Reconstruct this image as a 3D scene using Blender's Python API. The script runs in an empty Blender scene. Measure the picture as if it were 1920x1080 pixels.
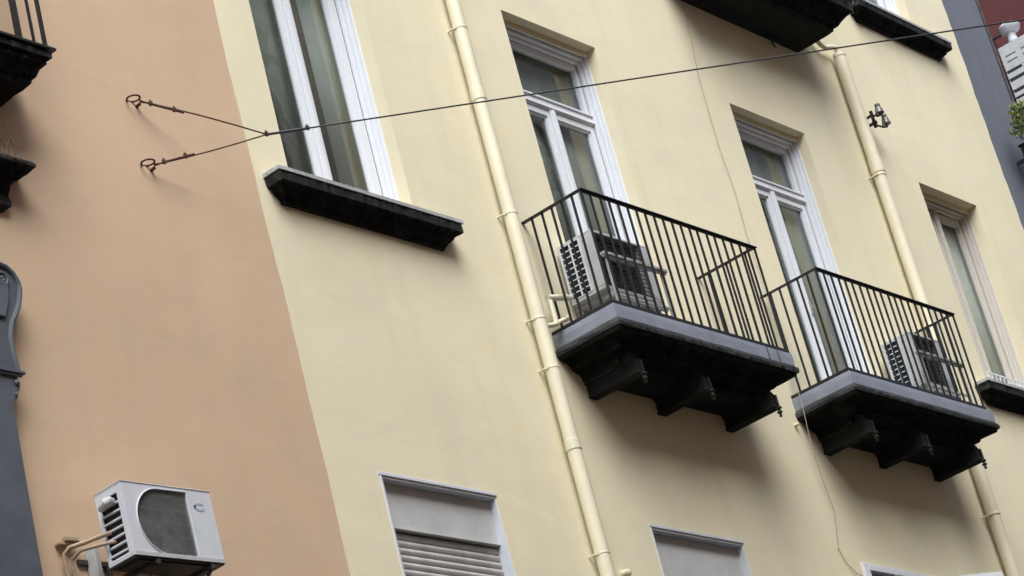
import bpy, bmesh, math, random
from mathutils import Vector, Matrix
random.seed(7)
S = bpy.context.scene
COL = S.collection
R = math.radians

# ------------------------------------------------------------------ camera
cam_d = bpy.data.cameras.new('camera')
cam = bpy.data.objects.new('camera', cam_d)
COL.objects.link(cam)
S.camera = cam
YAW, PITCH, ROLL = R(56.106), R(23.467), R(-14.983)
fw = Vector((math.sin(YAW)*math.cos(PITCH), math.cos(YAW)*math.cos(PITCH), math.sin(PITCH)))
rt = Vector((math.cos(YAW), -math.sin(YAW), 0)); up = rt.cross(fw)
r2 = math.cos(ROLL)*rt + math.sin(ROLL)*up; u2 = -math.sin(ROLL)*rt + math.cos(ROLL)*up
m3 = Matrix((r2, u2, -fw)).transposed()
cam.matrix_world = Matrix.Translation((0, -10, 1.6)) @ m3.to_4x4()
cam_d.sensor_width = 36.0
cam_d.lens = 36.0*5006.35/1920.0
cam_d.clip_start = 0.1; cam_d.clip_end = 2000

# ------------------------------------------------------------------ sky, sun, exposure
SUN_FROM = Vector((-0.68, -0.78, 1.50)).normalized()      # towards the bright part of the overcast sky
el = math.asin(SUN_FROM.z); az = math.atan2(SUN_FROM.x, SUN_FROM.y)
W = bpy.data.worlds.new('World'); S.world = W; W.use_nodes = True
nt = W.node_tree; nt.nodes.clear()
sky = nt.nodes.new('ShaderNodeTexSky'); sky.sky_type = 'NISHITA'; sky.sun_disc = False
sky.sun_elevation = el; sky.sun_rotation = az % (2*math.pi); sky.air_density = 1.0; sky.dust_density = 2.0; sky.ozone_density = 1.0
hsv = nt.nodes.new('ShaderNodeHueSaturation'); hsv.inputs['Saturation'].default_value = 0.8
bg = nt.nodes.new('ShaderNodeBackground'); bg.inputs['Strength'].default_value = 0.115
wo = nt.nodes.new('ShaderNodeOutputWorld')
nt.links.new(sky.outputs[0], hsv.inputs['Color']); nt.links.new(hsv.outputs[0], bg.inputs[0]); nt.links.new(bg.outputs[0], wo.inputs[0])
sd = bpy.data.lights.new('sun', 'SUN'); sd.energy = 1.5; sd.angle = R(44); sd.color = (0.93, 1.0, 1.03)
so = bpy.data.objects.new('sun', sd); COL.objects.link(so)
so.rotation_euler = (-SUN_FROM).to_track_quat('-Z', 'Y').to_euler(); so.location = (0, -10, 40)
S.view_settings.view_transform = 'Standard'; S.view_settings.look = 'None'
S.view_settings.gamma = 1.0; S.view_settings.exposure = 1.53

# ------------------------------------------------------------------ materials
def new_mat(name):
    m = bpy.data.materials.new(name); m.use_nodes = True
    t = m.node_tree; b = t.nodes['Principled BSDF']
    return m, t, b
def noise(t, vec, scale, detail=4, rough=.55, dist=0):
    n = t.nodes.new('ShaderNodeTexNoise'); n.inputs['Scale'].default_value = scale; n.inputs['Detail'].default_value = detail
    n.inputs['Roughness'].default_value = rough; n.inputs['Distortion'].default_value = dist
    t.links.new(vec, n.inputs['Vector']); return n.outputs['Fac']
def ramp(t, fac, a, b, ca, cb):
    r = t.nodes.new('ShaderNodeValToRGB'); e = r.color_ramp.elements
    e[0].position = a; e[1].position = b; e[0].color = (*ca, 1); e[1].color = (*cb, 1)
    t.links.new(fac, r.inputs[0]); return r.outputs[0]
def mixc(t, fac, a, b, mode='MIX'):
    n = t.nodes.new('ShaderNodeMix'); n.data_type = 'RGBA'; n.blend_type = mode
    if isinstance(fac, float): n.inputs[0].default_value = fac
    else: t.links.new(fac, n.inputs[0])
    for k, v in ((6, a), (7, b)):
        if isinstance(v, tuple): n.inputs[k].default_value = (*v, 1)
        else: t.links.new(v, n.inputs[k])
    return n.outputs[2]
def mapping(t, sc=(1, 1, 1), rot=(0, 0, 0)):
    tc = t.nodes.new('ShaderNodeTexCoord'); mp = t.nodes.new('ShaderNodeMapping')
    mp.inputs['Scale'].default_value = sc; mp.inputs['Rotation'].default_value = rot
    t.links.new(tc.outputs['Object'], mp.inputs['Vector']); return mp.outputs[0]
def bump(t, b, h, strength, dist, prev=None):
    n = t.nodes.new('ShaderNodeBump'); n.inputs['Strength'].default_value = strength; n.inputs['Distance'].default_value = dist
    t.links.new(h, n.inputs['Height'])
    if prev is not None: t.links.new(prev, n.inputs['Normal'])
    t.links.new(n.outputs[0], b.inputs['Normal']); return n.outputs[0]
def simple(name, col, rough=.6, var=.15, scale=8, metal=0, bmp=0, bscale=60, dark=None, spec=.5):
    m, t, b = new_mat(name); v = mapping(t)
    c2 = dark or tuple(x*(1-2*var) for x in col); c1 = tuple(min(1, x*(1+var*.5)) for x in col)
    t.links.new(ramp(t, noise(t, v, scale, 6, .65), .3, .68, c2, c1), b.inputs['Base Color'])
    rr = t.nodes.new('ShaderNodeMapRange'); rr.inputs[3].default_value = max(.05, rough-.12); rr.inputs[4].default_value = min(1, rough+.12)
    t.links.new(noise(t, v, scale*2.3, 3), rr.inputs[0]); t.links.new(rr.outputs[0], b.inputs['Roughness'])
    b.inputs['Metallic'].default_value = metal; b.inputs['Specular IOR Level'].default_value = spec
    if bmp: bump(t, b, noise(t, v, bscale, 6, .7), 1.0, bmp)
    return m
def stucco(name, col, mott=.10, warm=(1.03, .97, .86), grime=(.8, .78, .74)):
    m, t, b = new_mat(name); v = mapping(t)
    big = noise(t, v, .55, 4, .55, .6); mid = noise(t, v, 3.2, 5, .6, .4); fine = noise(t, v, 34, 4, .6)
    vs = mapping(t, (1.6, 1, .22)); streak = noise(t, vs, 2.6, 5, .6)
    dk = tuple(x*(1-mott) for x in col); lt = tuple(min(.95, x*(1+mott*.35)) for x in col)
    c = ramp(t, big, .32, .68, dk, lt)
    c = mixc(t, ramp(t, mid, .42, .66, (0, 0, 0), (.45, .45, .45)), c, tuple(min(.95, x*w) for x, w in zip(col, warm)))
    c = mixc(t, ramp(t, streak, .50, .74, (0, 0, 0), (.28, .28, .28)), c, tuple(x*g for x, g in zip(col, grime)))
    c = mixc(t, ramp(t, fine, .60, .80, (0, 0, 0), (.16, .16, .16)), c, tuple(x*.82 for x in col))
    spots = noise(t, v, 9, 3, .5)
    c = mixc(t, ramp(t, spots, .70, .76, (0, 0, 0), (.14, .14, .14)), c, tuple(x*.70 for x in col))
    t.links.new(c, b.inputs['Base Color']); b.inputs['Roughness'].default_value = .88; b.inputs['Specular IOR Level'].default_value = .25
    vt = mapping(t, (.55, 1, 1.3), (0, R(18), 0))
    n1 = bump(t, b, noise(t, vt, 2.2, 3, .5, .8), .5, .008)
    n2 = bump(t, b, noise(t, vt, 11, 4, .6, .5), .4, .0022, n1)
    bump(t, b, noise(t, v, 95, 4, .7), .5, .0018, n2)
    return m
def glass_mat(name, tint):
    m, t, b = new_mat(name); t.nodes.remove(b)
    tr = t.nodes.new('ShaderNodeBsdfTransparent'); tr.inputs[0].default_value = (*tint, 1)
    gl = t.nodes.new('ShaderNodeBsdfGlossy'); gl.inputs['Roughness'].default_value = .015; gl.inputs[0].default_value = (.95, .97, .97, 1)
    lw = t.nodes.new('ShaderNodeLayerWeight'); lw.inputs['Blend'].default_value = .5      # Schlick reflectance, the same from both sides of the thin pane
    pw = t.nodes.new('ShaderNodeMath'); pw.operation = 'POWER'; pw.inputs[1].default_value = 5; t.links.new(lw.outputs['Facing'], pw.inputs[0])
    fr = t.nodes.new('ShaderNodeMath'); fr.operation = 'MULTIPLY_ADD'; fr.inputs[1].default_value = .95; fr.inputs[2].default_value = .05; t.links.new(pw.outputs[0], fr.inputs[0])
    bp = t.nodes.new('ShaderNodeBump'); bp.inputs['Strength'].default_value = .5; bp.inputs['Distance'].default_value = .004
    t.links.new(noise(t, mapping(t), 2.6, 2, .5), bp.inputs['Height']); t.links.new(bp.outputs[0], gl.inputs['Normal'])
    mx = t.nodes.new('ShaderNodeMixShader'); t.links.new(fr.outputs[0], mx.inputs[0]); t.links.new(tr.outputs[0], mx.inputs[1]); t.links.new(gl.outputs[0], mx.inputs[2])
    t.links.new(mx.outputs[0], t.nodes['Material Output'].inputs['Surface']); return m
def stone_mat(name, dark, light, edge=.5):
    m, t, b = new_mat(name); v = mapping(t)
    n = noise(t, v, 7, 8, .7, .3); p = noise(t, v, 38, 5, .7)
    c = ramp(t, n, .38, .72, dark, light)
    c = mixc(t, ramp(t, p, .56, .72, (0, 0, 0), (edge, edge, edge)), c, tuple(x*1.9 for x in light))
    geo = t.nodes.new('ShaderNodeNewGeometry')
    worn = ramp(t, geo.outputs['Pointiness'], .52, .60, (0, 0, 0), (.6, .6, .6))
    c = mixc(t, worn, c, tuple(x*2.6 for x in light))
    t.links.new(c, b.inputs['Base Color']); b.inputs['Roughness'].default_value = .95; b.inputs['Specular IOR Level'].default_value = .06
    n1 = bump(t, b, n, 1.0, .020); bump(t, b, p, .9, .006, n1); return m

M = {}
M['cream'] = stucco('cream_stucco', (.735, .665, .475))
M['orange'] = stucco('salmon_stucco', (.585, .420, .283), .10, (1.02, .98, .92), (.82, .82, .82))
M['slate'] = stucco('slate_paint', (.145, .152, .178), .16, (.9, .95, 1.0), (1.25, 1.25, 1.22))
M['slate_trim'] = simple('slate_trim_paint', (.085, .095, .11), .6, .12, 5, 0, .0015, 40)
M['red'] = stucco('red_stucco', (.115, .030, .028), .12, (1, .9, .9), (.8, .8, .8))
M['stone'] = stone_mat('black_lava_stone', (.005, .005, .005), (.021, .021, .020), .5)
M['stone_sill'] = stone_mat('chipped_lava_stone', (.005, .005, .005), (.026, .026, .025), .55)
M['stone_worn'] = stone_mat('worn_lava_stone', (.008, .008, .008), (.045, .046, .046), .5)
M['stone_top'] = stone_mat('grey_slab_stone', (.13, .13, .13), (.24, .24, .235), .3)
M['band'] = simple('grey_slab_paint', (.235, .25, .295), .62, .12, 3.0, 0, .002, 22)
M['white'] = simple('white_window_paint', (.68, .69, .72), .42, .018, 2.5)
M['wood'] = simple('cream_wood_paint', (.58, .53, .47), .5, .025, 3)
M['iron'] = simple('black_iron', (.016, .015, .014), .5, .3, 14, .2, .0008, 90)
M['iron_grey'] = simple('grey_iron', (.06, .058, .056), .6, .3, 14, .2, .001, 90)
M['rust'] = simple('rusty_iron', (.10, .045, .025), .8, .35, 30, .2, .002, 60, dark=(.03, .014, .01))
M['pipe'] = simple('cream_pipe_paint', (.70, .64, .465), .5, .05, 3, 0, .0006, 30)
M['glass'] = glass_mat('window_glass', (.91, .93, .905))
M['curtain'] = simple('grey_green_curtain', (.225, .227, .207), .9, .06, 4)
M['curtain_t'] = simple('teal_grey_curtain', (.31, .325, .31), .9, .07, 3)
M['curtain_w'] = simple('pale_net_curtain', (.43, .47, .455), .9, .05, 5)
M['curtain_b'] = simple('brown_curtain', (.10, .075, .05), .9, .12, 5)
M['room'] = simple('room_plaster', (.30, .26, .21), .9, .1, 1)
M['shutter'] = simple('grey_shutter_paint', (.53, .525, .505), .6, .09, 3.2, 0, .0008, 30)
M['slat'] = simple('grey_shutter_slats', (.52, .50, .47), .55, .14, 7)
M['jamb_white'] = simple('grey_white_jamb_paint', (.60, .62, .66), .6, .05, 3)
M['ac'] = simple('grey_white_enamel', (.62, .635, .66), .38, .05, 6, 0, .0003, 40)
M['ac_old'] = simple('weathered_white_enamel', (.50, .50, .49), .5, .10, 7, 0, .0004, 40)
M['dark'] = simple('dark_grille_plastic', (.022, .022, .024), .5, .2, 12)
M['fan'] = simple('dark_grey_fan', (.16, .157, .15), .5, .15, 12)
M['alu_dark'] = simple('grey_fan_plastic', (.20, .20, .19), .5, .15, 12)
M['coil'] = simple('aluminium_coil', (.03, .037, .042), .45, .3, 60, .5)
M['alu'] = simple('dull_aluminium', (.42, .41, .385), .5, .14, 9)
M['insul'] = simple('beige_pipe_wrap', (.42, .30, .20), .8, .15, 14, 0, .003, 25)
M['logo'] = simple('violet_grey_print', (.36, .39, .52), .5, .05, 8)
M['porcelain'] = simple('grey_glazed_porcelain', (.15, .145, .12), .35, .3, 25)
M['cable'] = simple('grey_tan_cable', (.34, .30, .23), .7, .12, 8)
M['asphalt'] = simple('asphalt', (.05, .05, .052), .9, .2, 3, 0, .004, 50)
M['greige'] = stucco('grey_beige_stucco', (.50, .465, .41), .12)
M['rose'] = stucco('rose_stucco', (.47, .34, .26), .10)
M['shade_glass'] = simple('dark_window_pane', (.03, .035, .04), .08, .1, 2)
M['leaf'] = simple('variegated_leaf', (.20, .23, .075), .5, .35, 18, dark=(.05, .085, .02))
M['leaf2'] = simple('pale_leaf', (.42, .43, .20), .5, .25, 18)
M['soil'] = simple('planter_plastic', (.012, .014, .012), .6, .2, 9)
M['grass'] = simple('dry_stem', (.22, .14, .10), .9, .2, 20)

# ------------------------------------------------------------------ mesh helper
def wloc(o):
    p = Vector((0, 0, 0))
    while o is not None: p += o.location; o = o.parent
    return p
class MB:
    def __init__(s): s.v = []; s.f = []
    def add(s, vs, fs):
        b = len(s.v); s.v += [tuple(x) for x in vs]; s.f += [tuple(i+b for i in f) for f in fs]; return s
    def box(s, x0, x1, y0, y1, z0, z1, Mx=None):
        vs = [Vector((x, y, z)) for z in (z0, z1) for y in (y0, y1) for x in (x0, x1)]
        if Mx is not None: vs = [Mx @ q for q in vs]
        return s.add(vs, [(0, 2, 3, 1), (4, 5, 7, 6), (0, 1, 5, 4), (2, 6, 7, 3), (0, 4, 6, 2), (1, 3, 7, 5)])
    def quad(s, a, b, c, d): return s.add([a, b, c, d], [(0, 1, 2, 3)])
    def tube(s, pts, r, n=8, cap=True):
        pts = [Vector(p) for p in pts]; rs = r if isinstance(r, (list, tuple)) else [r]*len(pts)
        prev = None; rings = []
        for i, p in enumerate(pts):
            d = (pts[min(i+1, len(pts)-1)] - pts[max(i-1, 0)]).normalized()
            if prev is None:
                a = Vector((0, 0, 1)) if abs(d.z) < .9 else Vector((1, 0, 0)); e1 = d.cross(a).normalized()
            else: e1 = (prev - d*prev.dot(d)).normalized()
            prev = e1; e2 = d.cross(e1)
            rings.append([p + (e1*math.cos(2*math.pi*k/n) + e2*math.sin(2*math.pi*k/n))*rs[i] for k in range(n)])
        vs = [q for ring in rings for q in ring]; fs = []
        for i in range(len(rings)-1):
            for k in range(n): fs.append((i*n+k, i*n+(k+1) % n, (i+1)*n+(k+1) % n, (i+1)*n+k))
        if cap: fs += [tuple(range(n-1, -1, -1)), tuple(range((len(rings)-1)*n, len(rings)*n))]
        return s.add(vs, fs)
    def lathe(s, c, axis, prof, n=16):
        axis = Vector(axis).normalized(); c = Vector(c)
        return s.tube([c + axis*h for r, h in prof], [max(r, .0005) for r, h in prof], n) if True else s
    def prism(s, poly, y0, y1):                          # polygon in x,z pushed from y0 (front) to y1
        n = len(poly); vs = [(x, y0, z) for x, z in poly] + [(x, y1, z) for x, z in poly]
        fs = [tuple(range(n)), tuple(range(2*n-1, n-1, -1))] + [(i, n+i, n+(i+1) % n, (i+1) % n) for i in range(n)]
        return s.add(vs, fs)
    def build(s, name, mat, parent=None, smooth=False, bevel=0, loc=None):
        o = link_mesh(name, s.mesh(name, mat, parent, smooth), parent)
        if bevel:
            bm = o.modifiers.new('bevel', 'BEVEL'); bm.width = bevel; bm.segments = 2; bm.limit_method = 'ANGLE'; bm.angle_limit = R(40)
        return o
    def mesh(s, name, mat, parent=None, smooth=False):
        off = wloc(parent) if parent is not None else Vector((0, 0, 0))
        me = bpy.data.meshes.new(name); me.from_pydata([tuple(Vector(q)-off) for q in s.v], [], s.f); me.update()
        bm = bmesh.new(); bm.from_mesh(me); bmesh.ops.recalc_face_normals(bm, faces=bm.faces); bm.to_mesh(me); bm.free()
        me.materials.append(M[mat])
        if smooth:
            for p in me.polygons: p.use_smooth = True
            try: me.set_sharp_from_angle(angle=R(32))
            except Exception: pass
        return me
def link_mesh(name, me, parent=None, loc=None):
    o = bpy.data.objects.new(name, me); COL.objects.link(o)
    if parent is not None: o.parent = parent
    if loc is not None: o.location = loc
    return o
def tag(o, label=None, cat=None, group=None, kind=None):
    if label: o['label'] = label
    if cat: o['category'] = cat
    if group: o['group'] = group
    if kind: o['kind'] = kind
    return o
def thing(name, loc, label, cat, group=None):
    o = bpy.data.objects.new(name, None); COL.objects.link(o); o.location = loc; o.empty_display_size = .1
    return tag(o, label, cat, group)

def moulding(mb, x0, x1, levels, seg=24, jit=0.0, back=.04, cap_top=True, cap_bot=True, seed=1):
    """stacked rectangles that return round both ends; levels = (projection, z) from top to bottom"""
    rnd = random.Random(seed); om = max(o for o, z in levels); rings = []
    ns = 5
    base = [rnd.uniform(-1, 1) for _ in range(2*ns+seg+3)]
    for o, z in levels:
        i = om-o; a, b = x0+i, x1-i; ring = []
        ring += [Vector((a, back + (-o-back)*k/ns, z)) for k in range(ns)]
        ring += [Vector((a+(b-a)*k/seg, -o, z)) for k in range(seg)]
        ring += [Vector((b, -o + (back+o)*k/ns, z)) for k in range(ns+1)]
        if jit:
            for k, q in enumerate(ring):
                w = .55*base[k]+.45*rnd.uniform(-1, 1)
                q += Vector((rnd.uniform(-.5, .5)*jit, w*jit, w*jit*.8)) if q.y < back-1e-4 else Vector((0, 0, 0))
        rings.append(ring)
    n = len(rings[0]); vs = [q for r in rings for q in r]; fs = []
    for i in range(len(rings)-1):
        for k in range(n-1): fs.append((i*n+k, i*n+k+1, (i+1)*n+k+1, (i+1)*n+k))
        fs.append((i*n+n-1, i*n, (i+1)*n, (i+1)*n+n-1))
    if cap_top: fs.append(tuple(range(n)))
    if cap_bot: fs.append(tuple(range((len(rings)-1)*n, len(rings)*n))[::-1])
    return mb.add(vs, fs)

# ------------------------------------------------------------------ street and the houses across it
g = MB().quad((-300, -300, 0), (300, -300, 0), (300, 300, 0), (-300, 300, 0)).build('street', 'asphalt'); tag(g, kind='structure')

opp = thing('apartment_building', (10, -12, 0), 'rose stucco house across the street, mirrored in the window panes', 'building')
def holed_wall(mb, x0, x1, z0, z1, y, holes, depth):
    xs = sorted({x0, x1, *[h[0] for h in holes], *[h[1] for h in holes]}); zs = sorted({z0, z1, *[h[2] for h in holes], *[h[3] for h in holes]})
    for i in range(len(xs)-1):
        for k in range(len(zs)-1):
            a, b, c, d = xs[i], xs[i+1], zs[k], zs[k+1]
            if any(h[0] <= a and b <= h[1] and h[2] <= c and d <= h[3] for h in holes): continue
            mb.quad((a, y, c), (b, y, c), (b, y, d), (a, y, d))
    for a, b, c, d in holes:
        e = y+depth
        mb.quad((a, y, c), (a, e, c), (a, e, d), (a, y, d)); mb.quad((b, y, c), (b, y, d), (b, e, d), (b, e, c))
        mb.quad((a, y, d), (a, e, d), (b, e, d), (b, y, d)); mb.quad((a, y, c), (b, y, c), (b, e, c), (a, e, c))
    return mb
def street_house(root, xa, xb, h, mat, x_first, dx, nx, nz):
    hs = [(x_first+i*dx, x_first+i*dx+1.3, 2.6+k*4.4, 5.2+k*4.4) for i in range(nx) for k in range(nz)]
    mb = holed_wall(MB(), xa, xb, 0, h, -12, hs, -.25)
    mb.quad((xa, -12, h), (xb, -12, h), (xb, -22, h), (xa, -22, h)); mb.quad((xa, -22, 0), (xb, -22, 0), (xb, -22, h), (xa, -22, h))
    mb.quad((xa, -12, 0), (xa, -22, 0), (xa, -22, h), (xa, -12, h)); mb.quad((xb, -12, 0), (xb, -22, 0), (xb, -22, h), (xb, -12, h))
    mb.build('wall', mat, root)
    moulding_box = MB().box(xa, xb, -12.0, -11.6, h-.5, h-.1); moulding_box.build('cornice', mat, root, bevel=.05)
    for a, b, c, d in hs:
        w = link_mesh('window', fr, root, Vector((a, -12.22, c))-root.location); link_mesh('pane', pn, w, (0, -.03, 0))
fr = MB().box(0, .09, 0, .05, 0, 2.6).box(1.21, 1.3, 0, .05, 0, 2.6).box(.09, 1.21, 0, .05, 2.5, 2.6).box(.6, .7, 0, .05, 0, 2.5).mesh('window', 'white')
pn = MB().box(.05, 1.25, .0, .02, .02, 2.55).mesh('pane', 'shade_glass')
street_house(opp, -16, 21.9, 20, 'rose', -13, 4.3, 8, 4)
opp2 = thing('apartment_building', (44, -12, 0), 'taller grey beige house across the street, mirrored in the panes', 'building')
street_house(opp2, 22, 74, 29, 'greige', 24, 3.6, 13, 6)

# ------------------------------------------------------------------ the cream house
yb = thing('apartment_building', (18, 0, 0), 'cream yellow stucco house with white framed windows and small balconies', 'building')
WIN = {'L': (12.64, 13.93, 9.745, 12.06), 'A': (15.755, 17.005, 9.085, 12.062), 'B': (18.995, 20.225, 9.085, 12.055),
       'C': (22.285, 23.44, 9.75, 12.022), 'D': (12.855, 14.035, 5.3, 7.612), 'E': (15.84, 17.045, 5.3, 7.595),
       'F': (18.80, 21.1, 5.6, 7.60), 'T': (22.32, 23.42, 14.02, 16.4), 'T2': (18.99, 20.2, 13.53, 16.4)}
XR = 24.41
rag = [(XR + random.uniform(-.012, .012) + .012*math.sin(z*2.3), z) for z in [0] + [6+.11*i for i in range(115)] + [22]]
mb = holed_wall(MB(), 12.36, XR-.06, 0, 22, 0, list(WIN.values()), .27)
wav = [(12.33-.0165*(z-6.9)+.006*math.sin(z*1.7)+.004*math.sin(z*5.1+1)+random.uniform(-.002, .002), z) for z in [0]+[6+.09*i for i in range(90)]+[22]]
for (a, z0), (b, z1) in zip(wav[:-1], wav[1:]):                      # hand painted edge against the salmon house
    mb.quad((a, 0, z0), (12.36, 0, z0), (12.36, 0, z1), (b, 0, z1)); mb.quad((a, 0, z0), (b, 0, z1), (b, .02, z1), (a, .02, z0))
for (a, z0), (b, z1) in zip(rag[:-1], rag[1:]):                      # ragged plaster edge beside the slate house
    mb.quad((XR-.06, 0, z0), (a-.015, 0, z0), (b-.015, 0, z1), (XR-.06, 0, z1))
    mb.quad((a-.015, 0, z0), (a, .008, z0), (b, .008, z1), (b-.015, 0, z1)); mb.quad((a, .008, z0), (a, .06, z0), (b, .06, z1), (b, .008, z1))
mb.quad((12.30, .02, 0), (12.30, 7, 0), (12.30, 7, 22), (12.30, .02, 22)); mb.quad((XR-.06, .06, 0), (XR-.06, 7, 0), (XR-.06, 7, 22), (XR-.06, .06, 22))
mb.quad((12.30, 7, 0), (XR-.06, 7, 0), (XR-.06, 7, 22), (12.30, 7, 22)); mb.quad((12.30, 0, 22), (XR-.06, 0, 22), (XR-.06, 7, 22), (12.30, 7, 22))
wall = mb.build('wall', 'cream', yb)
MB().quad((12.32, 3.2, .1), (XR-.1, 3.2, .1), (XR-.1, 3.2, 21.9), (12.32, 3.2, 21.9)).build('room_wall', 'room', yb)
mb = MB()
for z in (4.6, 9.0, 13.4, 17.8): mb.box(12.32, XR-.1, .30, 3.19, z-.15, z)
mb.build('floor_slab', 'room', yb)

def casement(key, mat, sill_gap, transom=None, top=.14, side=.10, leaf_handle=True, depth=.10, label=None, bottom=.09):
    x0, x1, z0, z1 = WIN[key]; c = (x0+x1)/2; d = depth
    # fixed casing in three steps
    mb = MB(); steps = ((d, d+.03, .012, .028), (d+.03, d+.06, .032, .058), (d+.06, d+.092, .052, .088))
    for ya, yb_, s, tp in steps:
        mb.box(x0-.01, x0+s, ya, yb_, z0, z1); mb.box(x1-s, x1+.01, ya, yb_, z0, z1); mb.box(x0+s, x1-s, ya, yb_, z1-tp, z1+.01)
    ya, yb_ = d+.085, d+.15
    if transom:
        t0, t1 = transom
        mb.box(x0+.05, x1-.05, ya, yb_, t0, t1); mb.box(x0+.05, x1-.05, ya-.016, ya, t0+.012, t0+.03); mb.box(x0+.05, x1-.05, ya-.014, ya, t1-.03, t1-.014)
    w = mb.build('window', mat, yb, bevel=.004)
    if label: w['label'] = label
    MB().box(x0+.001, x1-.001, d-.014, d-.001, z1-.05, z1+.005).build('head_fascia', 'cream', w)
    lt = transom[0] if transom else z1-.085
    ys, ye = d+.095, d+.145
    for (a, b, s_in) in ((x0+.05, c-.004, -1), (c+.004, x1-.05, 1)):
        st = side-.05+.012
        la, lb = (a, b)
        lw = st if s_in == -1 else .062; rw = .062 if s_in == -1 else st
        m2 = MB().box(la, la+lw, ys, ye, z0+sill_gap, lt-.004).box(lb-rw, lb, ys, ye, z0+sill_gap, lt-.004)
        m2.box(la+lw, lb-rw, ys, ye, lt-.004-(top-.085 if not transom else .055), lt-.004).box(la+lw, lb-rw, ys, ye, z0+sill_gap, z0+sill_gap+bottom)
        # glazing bead
        gx0, gx1, gz0, gz1 = la+lw, lb-rw, z0+sill_gap+bottom, lt-.004-(top-.085 if not transom else .055)
        e = .014
        m2.box(gx0, gx0+e, ys+.014, ye-.006, gz0, gz1).box(gx1-e, gx1, ys+.014, ye-.006, gz0, gz1).box(gx0+e, gx1-e, ys+.014, ye-.006, gz1-e, gz1).box(gx0+e, gx1-e, ys+.014, ye-.006, gz0, gz0+e)
        sash = m2.build('sash', mat, w, bevel=.003)
        MB().box(gx0+.006, gx1-.006, ys+.032, ys+.036, gz0+.006, gz1-.006).build('pane', 'glass', w)
    MB().box(c-.034, c+.030, ys-.022, ys-.002, z0+sill_gap, lt-.006).box(c-.020, c+.014, ys-.032, ys-.022, z0+sill_gap, lt-.006).build('meeting_stile', mat, w, bevel=.004)
    if transom:
        tz0, tz1 = transom[1], z1-.085
        m2 = MB().box(x0+.05, x0+side, ys, ye, tz0, tz1).box(x1-side, x1-.05, ys, ye, tz0, tz1).box(x0+side, x1-side, ys, ye, tz1-.055, tz1).box(x0+side, x1-side, ys, ye, tz0, tz0+.012)
        m2.build('fanlight_frame', mat, w, bevel=.003)
        MB().box(x0+side-.006, x1-side+.006, ys+.032, ys+.036, tz0+.008, tz1-.05).build('fanlight_pane', 'glass', w)
    if leaf_handle:
        hz = z0+1.05
        MB().box(c-.012, c+.010, ys-.042, ys-.032, hz, hz+.12).tube([(c, ys-.04, hz+.06), (c, ys-.075, hz+.06), (c-.09, ys-.08, hz+.055)], .008).build('handle', 'alu', w)
    return w
casement('L', 'white', .0, None, .16, .13, False, label='tall white framed window above the single black stone sill')
casement('A', 'white', .02, (11.385, 11.50), .14, .10, label='white balcony door with a fanlight, next to the cream drainpipe', bottom=.32)
casement('B', 'white', .02, (11.385, 11.50), .14, .10, label='white balcony door with a fanlight and a handle on its stile', bottom=.32)
casement('C', 'wood', .0, None, .15, .095, False, depth=.12, label='narrow cream wood framed window with net curtain')
casement('T', 'white', .0, None, .16, .11, False)
casement('T2', 'white', .02, (15.7, 15.82), .14, .10, False)

# curtains inside
def curtain(x0, x1, y, z0, z1, mat, label, amp=.02, wl=.12, seed=0):
    rnd = random.Random(seed); n = int((x1-x0)/.015); vs = []; fs = []
    ph = [rnd.uniform(0, 6) for _ in range(3)]
    for k in range(n+1):
        x = x0+(x1-x0)*k/n
        yy = y + amp*math.sin(2*math.pi*x/wl+ph[0]) + amp*.5*math.sin(2*math.pi*x/(wl*2.3)+ph[1])
        vs += [(x, yy, z0), (x, y+(yy-y)*.8, z1)]
    fs = [(2*k, 2*k+2, 2*k+3, 2*k+1) for k in range(n)]
    root = Vector(((x0+x1)/2, y, z0))
    m = MB().add([tuple(Vector(v)-root) for v in vs], fs)
    o = m.build('curtain', mat, None, smooth=True); o.location = root
    so_ = o.modifiers.new('solid', 'SOLIDIFY'); so_.thickness = .003
    return tag(o, label, 'curtain')
curtain(13.56, 14.6, .30, 9.78, 12.2, 'curtain_t', 'pale grey green curtain behind the tall window above the single sill', .012, .23, 1)
curtain(13.38, 13.555, .31, 9.78, 12.2, 'curtain_b', 'narrow brown curtain beside the pale one in the tall window', .010, .16, 2)
curtain(12.70, 13.37, .33, 9.78, 12.2, 'curtain', 'dull grey curtain next to the narrow brown one in the tall window', .012, .19, 7)
curtain(15.8, 17.5, .31, 9.12, 12.2, 'curtain', 'grey green curtain behind the balcony door beside the drainpipe', .010, .24, 3)
curtain(19.05, 20.8, .31, 9.12, 12.2, 'curtain', 'grey green curtain behind the door of the balcony with the handle', .010, .22, 4)
curtain(22.35, 24.0, .31, 9.80, 12.1, 'curtain_w', 'pale net curtain behind the narrow cream wood window', .014, .09, 5)
curtain(22.4, 24.0, .31, 14.05, 16.5, 'curtain', 'grey green curtain in the top storey window', .012, .2, 6)

# ------------------------------------------------------------------ stone window sills
def sill(parent, x0, x1, zt, seed, proj=.152, label=None):
    lv = [(proj, zt), (proj, zt-.028)]
    a = moulding(MB(), x0, x1, lv, 30, .002, seed=seed).build('sill_slab', 'stone_top', parent)
    p = proj
    lv = [(p-.012, zt-.030), (p-.008, zt-.052), (p-.010, zt-.098), (p-.032, zt-.106), (p-.058, zt-.120), (p-.066, zt-.142), (p-.102, zt-.166), (p-.118, zt-.186), (p-.120, zt-.204)]
    s_ = moulding(MB(), x0+.012, x1-.012, lv, 70, .009, seed=seed+5).build('window_sill', 'stone_sill', parent)
    a.parent = s_
    if label: s_['label'] = label
    return s_
sill(yb, 12.355, 14.275, 9.738, 3)
sill(yb, 21.985, 23.84, 9.775, 4)
sill(yb, 21.985, 23.90, 14.03, 5)

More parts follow.
